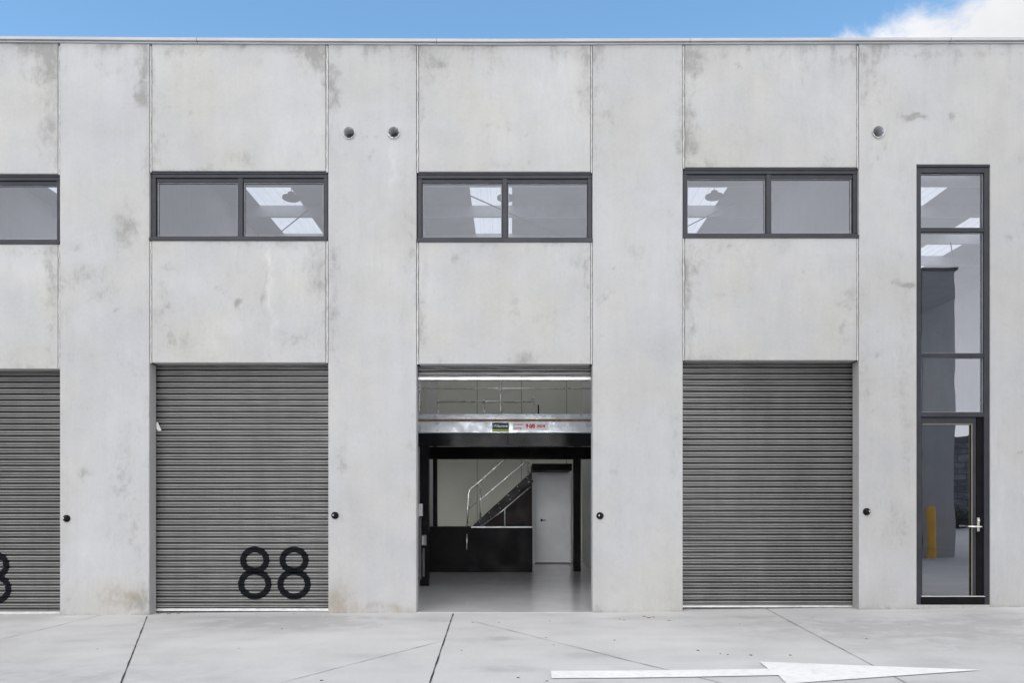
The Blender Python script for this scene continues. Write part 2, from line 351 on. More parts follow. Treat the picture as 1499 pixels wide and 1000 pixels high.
PIPES = [(511.5, 194.5), (577, 194), (1286, 193)]
def panel(name, px0, px1, py0, py1, y0, y1, mat, parent, edge=0.0, hole=None, step=.032, zb=None, seed=0):
    """precast slab; front face is a fine grid carrying a weathering and base-shade map; hole = (px0,px1,py0,py1)"""
    x0, x1 = PX(px0), PX(px1); z1, z0 = PZ(py0), PZ(py1)
    if zb is not None: z0 = zb
    ch = .006
    def axis(a, b, extra):
        n = max(2, int((b - a) / step)); t = list(np.linspace(a + ch, b - ch, n))
        for e in extra:
            k = int(np.argmin([abs(q - e) for q in t])); t[k] = e
        return [a] + t + [b]
    hx = [PX(hole[0]), PX(hole[1])] if hole else []
    hz = [PZ(hole[3]), PZ(hole[2])] if hole else []
    xs, zs = axis(x0, x1, hx), axis(z0, z1, hz)
    nx, nz = len(xs), len(zs)
    X, Z = np.meshgrid(xs, zs)
    Y = np.full_like(X, y0); Y[0, :] += ch; Y[-1, :] += ch; Y[:, 0] += ch; Y[:, -1] += ch
    V = np.stack([X.ravel(), Y.ravel(), Z.ravel()], 1)
    verts = V.tolist(); faces = []
    inh = lambda i, j: hole and hx[0] - 1e-6 <= xs[i] and xs[i + 1] <= hx[1] + 1e-6 and hz[0] - 1e-6 <= zs[j] and zs[j + 1] <= hz[1] + 1e-6
    for j in range(nz - 1):
        for i in range(nx - 1):
            if inh(i, j): continue
            cx_, cz_ = (xs[i] + xs[i + 1]) / 2, (zs[j] + zs[j + 1]) / 2
            if any((cx_ - PX(p)) ** 2 + (cz_ - PZ(q)) ** 2 < .070 ** 2 for p, q in PIPES): continue
            a = j * nx + i; faces.append((a, a + 1, a + nx + 1, a + nx))
    def q(pts):
        n = len(verts); verts.extend([list(p) for p in pts]); faces.append((n, n + 1, n + 2, n + 3))
    yc = y0 + ch
    q([(x0, yc, z0), (x0, yc, z1), (x0, y1, z1), (x0, y1, z0)]); q([(x1, yc, z0), (x1, y1, z0), (x1, y1, z1), (x1, yc, z1)])
    q([(x0, yc, z1), (x1, yc, z1), (x1, y1, z1), (x0, y1, z1)]); q([(x0, yc, z0), (x0, y1, z0), (x1, y1, z0), (x1, yc, z0)])
    if hole:
        a, b = hx; c, d = hz
        q([(a, y0, c), (a, y1, c), (a, y1, d), (a, y0, d)]); q([(b, y0, c), (b, y0, d), (b, y1, d), (b, y1, c)])
        q([(a, y0, d), (a, y1, d), (b, y1, d), (b, y0, d)]); q([(a, y0, c), (b, y0, c), (b, y1, c), (a, y1, c)])
        for u in ((x0, a, z0, z1), (b, x1, z0, z1), (a, b, z0, c), (a, b, d, z1)):
            q([(u[0], y1, u[2]), (u[0], y1, u[3]), (u[1], y1, u[3]), (u[1], y1, u[2])])
    else:
        q([(x0, y1, z0), (x0, y1, z1), (x1, y1, z1), (x1, y1, z0)])
    me = bpy.data.meshes.new(name); me.from_pydata(verts, [], faces); me.materials.append(mat); me.update()
    # weathering, with painted shade along the base
    A = np.array(verts); px = A[:, 0] * S + 750; py = 735 - (A[:, 2] - HC) * S
    nv = np.array([[mnoise.noise(Vector((x * .9 + seed, z * .9, 3.1))), mnoise.noise(Vector((x * 3.1, z * 3.1, 7.7 + seed))), mnoise.noise(Vector((x * 1.3, z * .7, 11.3 + seed)))] for x, z in zip(A[:, 0], A[:, 2])])
    n2 = np.array([mnoise.noise(Vector((x * 9.3, z * 9.3, 2.2 + seed))) for x, z in zip(A[:, 0], A[:, 2])])
    n3 = np.array([mnoise.noise(Vector((x * 8.3, z * 8.3, 9.2 + seed))) for x, z in zip(A[:, 0], A[:, 2])])
    wx = px + nv[:, 1] * 10 + n2 * 7; wy = py + nv[:, 2] * 16 + nv[:, 1] * 5 + n3 * 8
    ch3 = np.zeros((len(A), 3))
    lo, hi = px0 - 20, px1 + 20
    for cx, cy, rx, ry, s, c in STA:
        if cx < lo or cx > hi: continue
        small = rx < 4 and ry < 4
        rx_, ry_ = max(rx, 2.4), max(ry, 2.4)
        ux, uy = (px, py) if small else (wx, wy)
        d2 = ((ux - cx) / rx_) ** 2 + ((uy - cy) / ry_) ** 2
        ch3[:, int(c)] += s * np.exp(-d2 * .9)
    if edge:
        d = np.minimum.reduce([A[:, 0] - x0, x1 - A[:, 0], (A[:, 2] - z0) * 1.3, (z1 - A[:, 2]) * 1.3])
        e = np.exp(-np.clip(d, 0, None) / .10) * np.clip(nv[:, 2] * 1.5 + .35 + nv[:, 1] * .5, 0, 1) * edge
        ch3[:, 0] += e
    zg = np.array([gz(x) for x in A[:, 0]])
    ch3[:, 0] += np.exp(-np.clip(A[:, 2] - zg, 0, None) / .03) * np.clip(.55 + nv[:, 1] * .6, 0, 1)  # contact shade painted as a dark band at the base
    ch3[:, 1] += np.exp(-np.clip(A[:, 2] - zg, 0, None) / .10) * np.clip(.12 + nv[:, 2] * .5, 0, 1) * .8
    # runs of dirt below the roof flashing
    rr = np.array([mnoise.noise(Vector((x * 5.5, 4.4, 1.0 + seed))) + .5 * mnoise.noise(Vector((x * 17, 8.8, seed))) for x in A[:, 0]])
    ch3[:, 0] += np.exp(-np.clip(PZ(TOP_) - A[:, 2], 0, None) / (.10 + .30 * np.clip(rr, 0, 1))) * np.clip(rr * 1.2 + .12, 0, .8)
    ch3[:, 2] += np.clip(nv[:, 0] * .35, 0, .2)
    ch3[nx * nz:] = (.06, .05, .1)                                   # returns and soffits stay clean
    add_stain_shade(me, np.clip(ch3, 0, 2))
    o = bpy.data.objects.new(name, me); C.objects.link(o); o.parent = parent
    return o

# ================================================================== THE YARD
def ground():
    xs = [-400, -150, -60, -30, -16] + list(np.arange(-9, 9.01, .09)) + [16, 30, 60, 150, 400]
    ys = [-400, -150, -60, -30, -14] + list(np.arange(-7, .33, .09)) + [2, 6, 14, 40, 150, 400]
    nx, ny = len(xs), len(ys)
    v = [(x, y, gz(x) if y < .5 else gz(x) - .12) for y in ys for x in xs]
    f = [(j * nx + i, j * nx + i + 1, (j + 1) * nx + i + 1, (j + 1) * nx + i) for j in range(ny - 1) for i in range(nx - 1)]
    me = bpy.data.meshes.new('ground'); me.from_pydata(v, [], f); me.materials.append(M['ground']); me.update()
    A = np.array(v); c3 = np.zeros((len(v), 3))
    blobs = [(400,912,1.1,.5,.5),(440,905,.8,.25,.6),(470,918,.6,.3,.35),(1270,915,1.2,.5,.45),(1400,930,1.6,.7,.45),(1480,905,.8,.4,.4),(60,990,1.5,.4,.3),(740,980,.25,.12,.5),(735,935,.2,.1,.4),(560,960,.3,.1,.35),(1000,905,.7,.15,.35),(860,960,.4,.2,.3),(20,940,.8,.4,.2),(300,905,.5,.2,.3),(1455,915,.15,.05,.5),(867,1000,.15,.04,.6)]
    for px, py, rx, ry, s in blobs:
        x, y = G(px, py)
        c3[:, 0] += s * np.exp(-((A[:, 0] - x) / rx) ** 2 - ((A[:, 1] - y) / ry) ** 2)
    near = (A[:, 1] > -.25) & (A[:, 1] < .3)
    nn = np.array([mnoise.noise(Vector((p[0] * 1.7, p[1] * 3, 5))) for p in v])
    c3[:, 2] += np.where(near, .35 + nn * .3, 0)
    c3[:, 0] += np.clip(nn * .35, 0, .3) * (np.abs(A[:, 0]) < 9)
    add_stain_shade(me, np.clip(c3, 0, 1))
    o = bpy.data.objects.new('ground', me); C.objects.link(o); tag(o, kind='structure')
ground()

def strip(name, a, b, w, mat, ext=1.0, jitter=0.0):
    (x0, y0), (x1, y1) = G(*a), G(*b)
    d = Vector((x1 - x0, y1 - y0)); L = d.length; d /= L
    L *= ext; nrm = Vector((-d.y, d.x)); n = max(2, int(L / .12)); m = MB()
    prev = None
    for k in range(n + 1):
        t = L * k / n; ww = w * .5 * (1 + jitter * (random.random() - .5))
        off = jitter * .004 * (random.random() - .5)
        p = Vector((x0, y0)) + d * t + nrm * off
        l, r = p - nrm * ww, p + nrm * ww
        cur = ((l.x, l.y, gz(l.x) + .004), (r.x, r.y, gz(r.x) + .004))
        if prev: m.quad([prev[0], prev[1], cur[1], cur[0]])
        prev = cur
    o = m.build(name, mat, recalc=True); tag(o, kind='structure'); return o
faint = simple('filled_sawcut', (.22, .22, .22), .9, 0, .3, 12)
strip('paving_joint', (216, 903), (178, 1000), .011, M['gap'], 2.2, .8)
strip('paving_joint', (664, 899), (630, 1000), .012, M['gap'], 2.2, .8)
strip('paving_joint', (152, 900.5), (-60, 952), .007, faint, 1.5, 1.2)
strip('paving_joint', (658, 937), (415, 1000), .008, faint, 2, 1.2)
strip('paving_joint', (690, 909.5), (1052, 1000), .008, faint, 1.8, 1.2)
strip('paving_joint', (1122, 892), (1325, 1000), .008, faint, 1.8, 1.2)

def arrow():
    poly = [(807, 984), (1125, 981), (1112, 970.5), (1438, 982.7), (1152, 1003), (1140, 990.5), (808, 995)]
    pts = [G(*p) for p in poly]
    import bmesh
    bm = bmesh.new(); vs = [bm.verts.new((x, y, gz(x) + .008)) for x, y in pts]
    f = bm.faces.new(vs); bmesh.ops.triangulate(bm, faces=[f])
    bmesh.ops.subdivide_edges(bm, edges=bm.edges[:], cuts=3, use_grid_fill=True)
    for v in bm.verts: v.co.z = gz(v.co.x) + .008
    bmesh.ops.recalc_face_normals(bm, faces=bm.faces)
    for ff in bm.faces:
        if ff.normal.z < 0: ff.normal_flip()
    me = bpy.data.meshes.new('road_arrow'); bm.to_mesh(me); bm.free(); me.materials.append(M['arrow'])
    o = bpy.data.objects.new('road_arrow', me); C.objects.link(o)
    tag(o, 'long white arrow painted on the concrete yard, pointing right', 'road marking')
arrow()

# loose grit and leaves
def pebble(name, x, y, z, r, mat, flat=.5):
    m = MB(); n = 7; rings = [(0, 1), (.75, .7), (1, .15), (.9, 0)]
    vv = []
    m.v.append((x, y, z + r * flat))
    for rr, h in rings[1:]:
        for k in range(n):
            a = 2 * math.pi * k / n; q = r * rr * random.uniform(.7, 1.25)
            m.v.append((x + q * math.cos(a) * 1.4, y + q * math.sin(a), z + r * flat * h))
    for k in range(n): m.f.append((0, 1 + k, 1 + (k + 1) % n)); m.sm.append(False)
    for i in range(2):
        for k in range(n):
            a = 1 + i * n + k; b = 1 + i * n + (k + 1) % n
            m.f.append((a, a + n, b + n, b)); m.sm.append(False)
    return m.build(name, mat, recalc=True)
for px, py, s in [(805,910,1),(800,934,1.1),(811,945,1),(900,938,1.2),(1022,953,1.6),(1055,958,1.1),(1066,959,1.2),(1100,960,1.6),(1157,960,1.5),(759,993,1.4),(801,998,1.2),(1269,936,1.3),(1083,914,.9),(731,912,1.1),(132,901,1.3),(143,951,.9),(413,921,1),(431,899,1),(693,912,1.2),(471,997,1.4),(676,953,1),(292,902,.8),(1331,915,.8),(1190,905,.7),(560,915,.7),(350,950,.7)]:
    x, y = G(px, py)
    o = pebble('grit', x, y, gz(x), .0075 * s, M['grit'])
    tag(o, 'tiny dark bit of grit lying loose on the pale concrete yard', 'grit', 'dark bits of grit scattered on the yard')
for px, py, s in [(944,903,1.7),(950,905,2),(957,904,1.4),(908,907,1.3),(914,908,1.1),(980,909,1.5),(236,898.5,1.5),(250,898.5,2),(262,899,1.6)]:
    x, y = G(px, py)
    o = pebble('dry_leaf', x, min(y, .1), gz(x), .012 * s, M['leaf_dry'], .3)
    tag(o, 'small dry brown leaf scrap on the concrete by the wall base', 'leaf', 'dry leaf scraps along the wall base')

# ================================================================== THE BUILDING
B = empty('warehouse_building')
tag(B, 'long grey precast concrete warehouse with dark roller shutters and high strip windows', 'building')
TOP = 62
# proud pillars
pil = [(-700, -170), (88, 219), (481, 610), (868, 1000)]
for k, (a, b) in enumerate(pil):
    panel('concrete_pillar', a, b, TOP, 930, 0, .18, M['pillar'], B, edge=.25, zb=-.25, seed=k * 5, step=.032 if k else .2)
panel('concrete_wall', 1258, 1760, TOP, 930, 0, .18, M['pillar'], B, edge=.2, zb=-.25, hole=(1342, 1450, 240.5, 886), seed=31)
# recessed spandrels: left, right, window top, window bottom, lintel
SP = [(-166.5, 84.5, 255, 356, 540), (222.5, 477, 251, 351, 531), (613.5, 865, 252, 353, 533), (1003.5, 1255, 245.5, 347, 527.5)]
for k, (a, b, wt, wb, li) in enumerate(SP):
    panel('spandrel_panel', a, b, TOP, wt - 1.2, .006, .18, M['spandrel'], B, edge=.5, seed=40 + k * 3)
    panel('spandrel_panel', a, b, wb + .6, li, .006, .18, M['spandrel'], B, edge=.45, seed=60 + k * 3)
# sealant in the joints, with the dark backing of the gap behind
JO = [(-170, -166.5, 0), (84.5, 88, 0), (219, 222.5, 1), (477, 481, 1), (610, 613.5, 2), (865, 868, 2), (1000, 1003.5, 3), (1255, 1258, 3)]
for a, b, k in JO:
    _, _, wt, wb, li = SP[k]
    xa, xb = PX(a), PX(b); g = (xb - xa)
    for za, zb_ in ((PZ(TOP + 4), PZ(wt + .3)), (PZ(wb + .8), PZ(li + .5))):
        m = MB(); n = 40; pl = None
        for i in range(n + 1):
            z = za + (zb_ - za) * i / n
            l = xa + g * .19 + random.uniform(-.0015, .0025); r = xb - g * .19 + random.uniform(-.0025, .0015); y = .008 + random.uniform(-.002, .002)
            cur = ((l, y + .006, z), (l + .004, y, z), (r - .004, y, z), (r, y + .006, z))
            if pl:
                for q in range(3): m.quad([pl[q], cur[q], cur[q + 1], pl[q + 1]], True)
            pl = cur
        m.build('joint_sealant', M['seal'], B, recalc=True)
        MB().box(xa - .004, xb + .004, .03, .17, za, zb_).build('joint_backing', M['gap'], B)
# bare concrete returns of the openings beside the doors are the pillar sides themselves
# roof edge capping
cx = [-700, 0, 240, 480, 735, 1000, 1250, 1499, 1760]; cy = [50, 52, 54, 55.2, 56, 55, 54.2, 53.8, 53.5]
def capline(name, top, bot, y0, y1, mat, wob=0):
    segs = [-700, -180, 290, 640, 1010, 1390, 1760]
    for a, b in zip(segs[:-1], segs[1:]):
        m = MB(); n = 12; pl = None
        for i in range(n + 1):
            px = a + .4 + (b - a - .8) * i / n; o = float(np.interp(px, cx, cy))
            zt, zb_ = PZ(o + top, y0), PZ(o + bot, y0); x = PX(px)
            cur = [(x, y0, zb_), (x, y0, zt), (x, y1, zt + .004), (x, y1, zb_)]
            if pl:
                for q in range(4): m.quad([pl[q], pl[(q + 1) % 4], cur[(q + 1) % 4], cur[q]])
            else: m.quad(cur)
            pl = cur
        m.quad(pl); m.build(name, mat, B, recalc=True)
capline('parapet_capping', 0, 4.1, -.045, .24, M['cap'])
capline('flashing_shadow_strip', 3.8, 7.4, -.006, .23, M['gap'])  # solid dark strip in place of the shadow line under the capping
capline('parapet_flashing', 6.6, 8.5, -.018, .22, M['cap'])

# ---- windows
def window(px0, px1, py0, py1, mull, rows=None, y=.035):
    x0, x1 = PX(px0), PX(px1); z1, z0 = PZ(py0), PZ(py1)
    fw = .052; hd = .062; bt = .06
    m = MB()
    m.box(x0, x1, y, y + .10, z1 - hd, z1)                                   # head
    m.box(x0, x1, y - .012, y + .10, z1 - .018, z1 + .004)                       # head flashing lip
    m.box(x0, x0 + fw, y + .003, y + .10, z0 + bt, z1 - hd); m.box(x1 - fw, x1, y + .003, y + .10, z0 + bt, z1 - hd)
    m.box(x0, x1, y, y + .10, z0, z0 + bt)
    m.box(x0 - .012, x1 + .004, y - .045, y + .002, z0 - .012, z0 + .030)      # sill nosing
    mx = PX(mull)
    m.box(mx - .031, mx + .031, y + .006, y + .10, z0 + bt, z1 - hd)
    w = m.build('window', M['frame'], B, bevel=.004)
    for a, b in ((x0 + fw, mx - .031), (mx + .031, x1 - fw)):
        # sash: pale glazing bead and inner dark bar
        s = MB(); zt, zb_ = z1 - hd, z0 + bt
        s.box(a, b, y + .022, y + .08, zt - .050, zt - .003)
        s.box(a, a + .012, y + .03, y + .08, zb_, zt - .05); s.box(b - .012, b, y + .03, y + .08, zb_, zt - .05)
        s.box(a, b, y + .03, y + .08, zb_, zb_ + .012)
        s.build('sash', M['frame'], w, bevel=.002)
        g = MB()
        for q in ((a + .012, a + .019, zb_ + .012, zt - .05), (b - .019, b - .012, zb_ + .012, zt - .05), (a + .019, b - .019, zb_ + .012, zb_ + .019), (a + .019, b - .019, zt - .057, zt - .05)):
            g.box(q[0], q[1], y + .038, y + .07, q[2], q[3])
        g.build('glazing_bead', M['bead'], w)
        MB().quad([(a + .01, y + .055, zb_ + .01), (b - .01, y + .055, zb_ + .01), (b - .01, y + .055, zt - .045), (a + .01, y + .055, zt - .045)]).build('pane', M['glass'], w)
for (a, b, wt, wb, li), ml in zip(SP, (-40, 350.5, 739.5, 1127.5)):
    window(a - 2.2, b + 2.4, wt, wb, ml)

# ---- tall window over the glass door
def tall():
    x0, x1 = PX(1342.5), PX(1449.5); z1, z0 = PZ(240.5), PZ(886)
    y = .012; fw = .062
    zt = PZ(607)                                                     # transom centre
    m = MB()
    m.box(x0, x0 + fw, y, y + .1, z0, z1); m.box(x1 - fw, x1, y, y + .1, z0, z1)
    m.box(x0 + fw, x1 - fw, y + .002, y + .1, z1 - .10, z1); m.box(x0, x1, y - .014, y + .1, z1 - .03, z1 + .003)
    rows = [z1 - .10, PZ(335.5), PZ(520), zt]
    for z in rows[1:3]: m.box(x0 + fw, x1 - fw, y + .006, y + .1, z - .028, z + .028)
    m.box(x0 + fw, x1 - fw, y + .002, y + .1, zt - .03, zt + .03)
    w = m.build('window', M['frame'], B, bevel=.004)
    tops = [rows[0], rows[1] - .028, rows[2] - .028]; bots = [rows[1] + .028, rows[2] + .028, zt + .03]
    a, b = x0 + fw, x1 - fw
    for t, bo in zip(tops, bots):
        g = MB(); k = .008
        for q in ((a, a + k, bo, t), (b - k, b, bo, t), (a + k, b - k, bo, bo + k), (a + k, b - k, t - k, t)): g.box(q[0], q[1], y + .036, y + .07, q[2], q[3])
        g.build('glazing_bead', M['bead'], w)
        MB().quad([(a, y + .042, bo), (b, y + .042, bo), (b, y + .042, t), (a, y + .042, t)]).build('pane', M['glass'], w)
    # glass door leaf
    d = MB(); dz1 = zt - .03; dz0 = PZ(873); xr = PX(1432.5); xl = PX(1350.5)
    d.box(xl, xr, y + .03, y + .075, dz1 - .085, dz1 - .004); d.box(xl, PX(1353.5), y + .03, y + .075, dz0, dz1 - .085)
    d.box(PX(1426.5), xr, y + .03, y + .075, dz0, dz1 - .085)
    leaf = d.build('glass_door', M['frame'], B, bevel=.004)
    h = MB(); gx0, gx1, gt = PX(1353.5), PX(1426.5), dz1 - .085
    h.box(gx1 - .012, gx1, y + .022, y + .034, dz0, gt); h.box(gx0, gx1 - .012, y + .022, y + .034, gt - .012, gt)
    h.build('door_bead', simple('olive_metal', (.22, .20, .14), .4, .4), leaf)
    MB().quad([(gx0, y + .05, dz0), (gx1, y + .05, dz0), (gx1, y + .05, gt), (gx0, y + .05, gt)]).build('pane', M['glassdoor'], leaf)
    MB().box(xr + .001, x1 - fw - .001, y + .02, y + .09, dz0, dz1 - .001).build('black_stile', M['blackmatt'], leaf, bevel=.003)
    t = MB(); t.box(x0 + fw, x1 - fw, y - .01, y + .1, z0, dz0 - .012); t.build('door_threshold', M['blackmatt'], leaf, bevel=.004)
    MB().box(x0 + fw, x1 - fw, y - .014, y + .09, dz0 - .0115, dz0 - .002).build('threshold_strip', M['alu'], leaf)
    hx, hz = PX(1434.3), PZ(771.5); hp = MB()
    hp.box(hx - .014, hx + .014, y + .008, y + .02, hz - .06, hz + .115)
    hp.tube([(hx, y + .012, hz), (hx, y - .04, hz)], .013, 14); hp.tube([(hx + .01, y - .04, hz), (hx - .05, y - .042, hz + .001), (hx - .16, y - .038, hz + .004)], [.012, .011, .009], 12)
    hp.lathe((hx, y + .008, hz + .075), (0, -1, 0), [(.014, 0), (.014, .012), (.012, .016), (0, .016)], 18)
    hp.build('handle', M['chrome'], leaf)
tall()

# ---- roller shutters
PITCH = .0775
KEY = [(0, 0), (.10, 0), (.22, .024), (.27, .026), (.45, .026), (.505, .016), (.55, .016), (.64, .025), (.68, .026), (.79, .026), (.82, .022), (.93, 0), (1, 0)]
KT = np.array([k[0] for k in KEY]); KD = np.array([k[1] for k in KEY])
YC = .213
def shut_y(z, ztop):
    t = ((ztop - z) / PITCH) % 1.0
    return YC - float(np.interp(t, KT, KD))
def curtain(px0, px1, ztop, zbot, name='roller_door'):
    x0, x1 = PX(px0) - .09, PX(px1) + .09
    zs = []
    n = int((ztop - zbot) / PITCH) + 1
    for k in range(n):
        for t, _ in KEY[:-1]:
            z = ztop - (k + t) * PITCH
            if z > zbot: zs.append((z, t))
    zs.append((zbot, 1))
    m = MB(); nx = 14
    xs = np.linspace(x0, x1, nx)
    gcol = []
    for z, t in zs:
        shd = 1.0 if (t < .11 or t > .81 or .49 < t < .52) else 0.0  # rib shading: painted shade in grooves, painted light on ledges
        lit = 1.0 if .2 < t < .24 else .7 if .63 < t < .65 else 0.0
        gcol += [(shd, lit, 0, 1)] * nx
        wob = [(math.sin(x * 2.1 + z * 5) * .0012 + mnoise.noise(Vector((x * 1.6, z * 1.1, 4))) * .004) + random.uniform(-.0006, .0006) for x in xs]
        for x, w in zip(xs, wob): m.v.append((x, shut_y(z, ztop) + w, z))
    for j in range(len(zs) - 1):
        for i in range(nx - 1):
            a = j * nx + i; m.f.append((a, a + nx, a + nx + 1, a + 1)); m.sm.append(False)
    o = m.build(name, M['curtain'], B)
    a = o.data.color_attributes.new('rib_shading', 'FLOAT_COLOR', 'POINT'); a.data.foreach_set('color', np.array(gcol, np.float32).ravel())
    return o
def bottom_rail(px0, px1, py_t, py_b, py_s, door, ylow=.165):
    x0, x1 = PX(px0) - .06, PX(px1) + .06
    m = MB(); m.box(x0, x1, .182, .212, PZ(py_b, .18), PZ(py_t, .18)).build('bottom_rail', M['alu'], door, bevel=.004)
    MB().box(x0, x1, .186, .209, PZ(py_s, .19), PZ(py_b, .18) - .001).build('rubber_seal', M['rubber'], door)
def digit_rings(cx_, cyu, cyl, ztop, door, name='number_digit'):
    """an eight: two rings of paint following the ribs of the curtain"""
    m = MB()
    for cyy, rx, ry, w in ((cyu, 21.5, 20, 9.0), (cyl, 24.5, 22.5, 9.0)):
        na, nr = 260, 30
        n0 = len(m.v)
        for i in range(na):
            a = 2 * math.pi * i / na
            for k in range(nr + 1):
                f = 1 - (k / nr)
                ex, ey = rx - w * (1 - f), ry - w * (1 - f) * .98
                X, Z = P(cx_ + ex * math.cos(a), cyy + ey * math.sin(a), YC - .015)
                m.v.append((X, shut_y(Z, ztop) - .0045, Z))
        for i in range(na):
            for k in range(nr):
                a = n0 + i * (nr + 1) + k; b = n0 + ((i + 1) % na) * (nr + 1) + k
                m.f.append((a, a + 1, b + 1, b)); m.sm.append(False)
    return m.build(name, M['number'], door, recalc=True)

drum = lambda a, b, li: MB().box(PX(a) - .09, PX(b) + .09, .19, .42, PZ(li - 6, .2), PZ(li + 7.5, .2))
doors = []
for (a, b, wt, wb, li), (rt, rb, rs) in zip(SP, ((896, 899.8, 901.5), (891.5, 895.4, 897), (552, 556.4, 557.3), (887, 890, 891.3))):
    zt = PZ(li + 3, YC); zb_ = PZ(rt, YC) + .004
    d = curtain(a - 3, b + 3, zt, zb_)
    bottom_rail(a - 3, b + 3, rt, rb, rs, d)
    doors.append((d, zt))
# painted numbers
for cx_ in (373.8, 431.3): digit_rings(cx_, 820.5, 857 - 1.5, doors[1][1], doors[1][0])
for cx_ in (-64, -6.5): digit_rings(cx_, 828, 862.5, doors[0][1], doors[0][0])
# guides: slim dark channels at the jambs
for k, (a, b, wt, wb, li) in enumerate(SP):
    d = doors[k][0]
    for x in (PX(a - 3.4), PX(b + 3)):
        s = -1 if x < PX((a + b) / 2) else 1
        MB().box(x + s * .02, x + s * .10, .181, .1825, -.1, PZ(li, .2)).build('guide_rail', M['frame'], d)

# ---- shell behind the facade
RZ = 6.9
YB = 8.1
shell = lambda n, m_, *b: MB().box(*b).build(n, m_, B)
PW = [-8.6, -5.28, -1.82, 1.70, 4.84, 12.0]                      # party-wall lines (left faces of 0.1 m walls shifted)
for x in PW: shell('party_wall', M['party'], x - .05, x + .07, .181, YB + 8, -.2, RZ - .001)
for a, b, yb in zip(PW[:-1], PW[1:], (YB + 5, YB + 5, YB, YB + 5, YB + 5)):
    shell('back_wall', M['lining'] if yb == YB else M['party'], a + .071, b - .051, yb, yb + .1, -.2, RZ - .001)
for px in (641, 699, 764, 830):
    x = PX(px, YB - .01)
    shell('wall_joint_strip', simple('joint_grey', (.22, .22, .2), .7), x - .006, x + .006, YB - .004, YB - .0005, 0, RZ - .1)
shell('interior_floor', M['floor'], PW[2] + .071, PW[3] - .051, .1825, YB, -.1, .0)
shell('interior_floor', M['floor'], PX(610) + .002, PX(868) - .002, .004, .182, -.1, .0)
for a, b in ((0, 1), (1, 2), (3, 4), (4, 5)):
    shell('interior_floor', M['floor'], PW[a] + .071, PW[b] - .051, .235, YB + 5, -.1, .10)
# roof with openings for the skylights: (x0, x1, y0, y1)
Y0, Y1 = .37 * D, .78 * D
SKY = [(-8.1, -7.25, Y0, 12.5), (-4.66, -3.86, Y0, 12.5), (-.74, -.0, Y0, 6.0), (-1.7, 1.6, 6.05, 8.05), (-1.7, 1.6, .25, 3.1), (2.92, 3.76, Y0, 12.5), (6.75, 7.6, .30 * D, 12.5), (8.85, 9.6, .5 * D, 12.5)]  # the two widest are unseen, added to brighten the open unit
def roof():
    xs = sorted({-9.5, 14.9, *[s[0] for s in SKY], *[s[1] for s in SKY]}); ys = sorted({.181, YB + 8, *[s[2] for s in SKY], *[s[3] for s in SKY]})
    m = MB()
    for i in range(len(xs) - 1):
        for j in range(len(ys) - 1):
            mx, my = (xs[i] + xs[i + 1]) / 2, (ys[j] + ys[j + 1]) / 2
            if any(s[0] < mx < s[1] and s[2] < my < s[3] for s in SKY): continue
            m.quad([(xs[i], ys[j], RZ), (xs[i], ys[j + 1], RZ), (xs[i + 1], ys[j + 1], RZ), (xs[i + 1], ys[j], RZ)])
    r = m.build('roof', M['roofsheet'], B)
    for s in SKY:
        k = MB(); s = (s[0] - .04, s[1] + .04, s[2] - .04, s[3] + .04); n = int((s[1] - s[0]) / .02); pl = None                     # ribbed sheet
        for i in range(n + 1):
            x = s[0] + (s[1] - s[0]) * i / n; z = RZ + .012 + (.022 if (i % 9) in (0, 1) else 0)
            cur = ((x, s[2] - .02, z), (x, s[3] + .02, z))
            if pl: k.quad([pl[0], pl[1], cur[1], cur[0]])
            pl = cur
        k.build('skylight', M['skylight'], r)
roof()
for y in (.311 * D, .4526 * D, .605 * D, .75 * D):
    m = MB(); m.box(-8.5, 11.9, y, y + .004, RZ - .21, RZ - .001); m.box(-8.5, 11.9, y + .004, y + .06, RZ - .21, RZ - .206)
    m.build('purlin', M['purlin'], B)
def rod(a, ya, b, yb, z=RZ - .24):
    xa = (a[0] - 750) * (1 + ya / D) / S; xb = (b[0] - 750) * (1 + yb / D) / S
    MB().tube([(xa, ya, z), (xb, yb, z)], .011, 8).build('brace_rod', M['lampgrey'], B)
rod((690, 282), 3.3, (860, 345), 5.9); rod((405, 324), 5.2, (452, 297), 3.9); rod((990, 315), 5.0, (1075, 294), 3.6); rod((1392, 345), 5.6, (1399, 352), 7.6)

# ================================================================== FIXTURES ON THE FACADE
for px, py, lab in ((511.5, 194.5, 'white plastic vent pipe end in the wall, left one of the close pair'), (577, 194, 'white plastic vent pipe end in the wall, right one of the close pair'), (1286, 193, 'single white plastic vent pipe end in the wall near the tall window')):
    x, z = P(px, py); m = MB()
    t = empty('vent_pipe', (x, 0, z)); tag(t, lab, 'vent pipe', 'white vent pipes in the upper wall')
    m.lathe((x, 0, z), (0, -1, 0), [(.078, .02), (.072, -.35)][:1] + [(.0785, .0), (.0785, .016), (.0765, .018), (.071, .018), (.069, .014), (.069, -.172)], 40)
    m.build('pipe', M['pvc'], t, recalc=False)
    MB().lathe((x, 0, z), (0, -1, 0), [(.069, -.165), (0, -.165)], 40).build('pipe_back', M['lampgrey'], t)
    MB().lathe((x, 0, z), (0, -1, 0), [(.0785, .0025), (.094, .0025), (.097, .0)], 40).build('sealant_ring', M['plainc'], t)
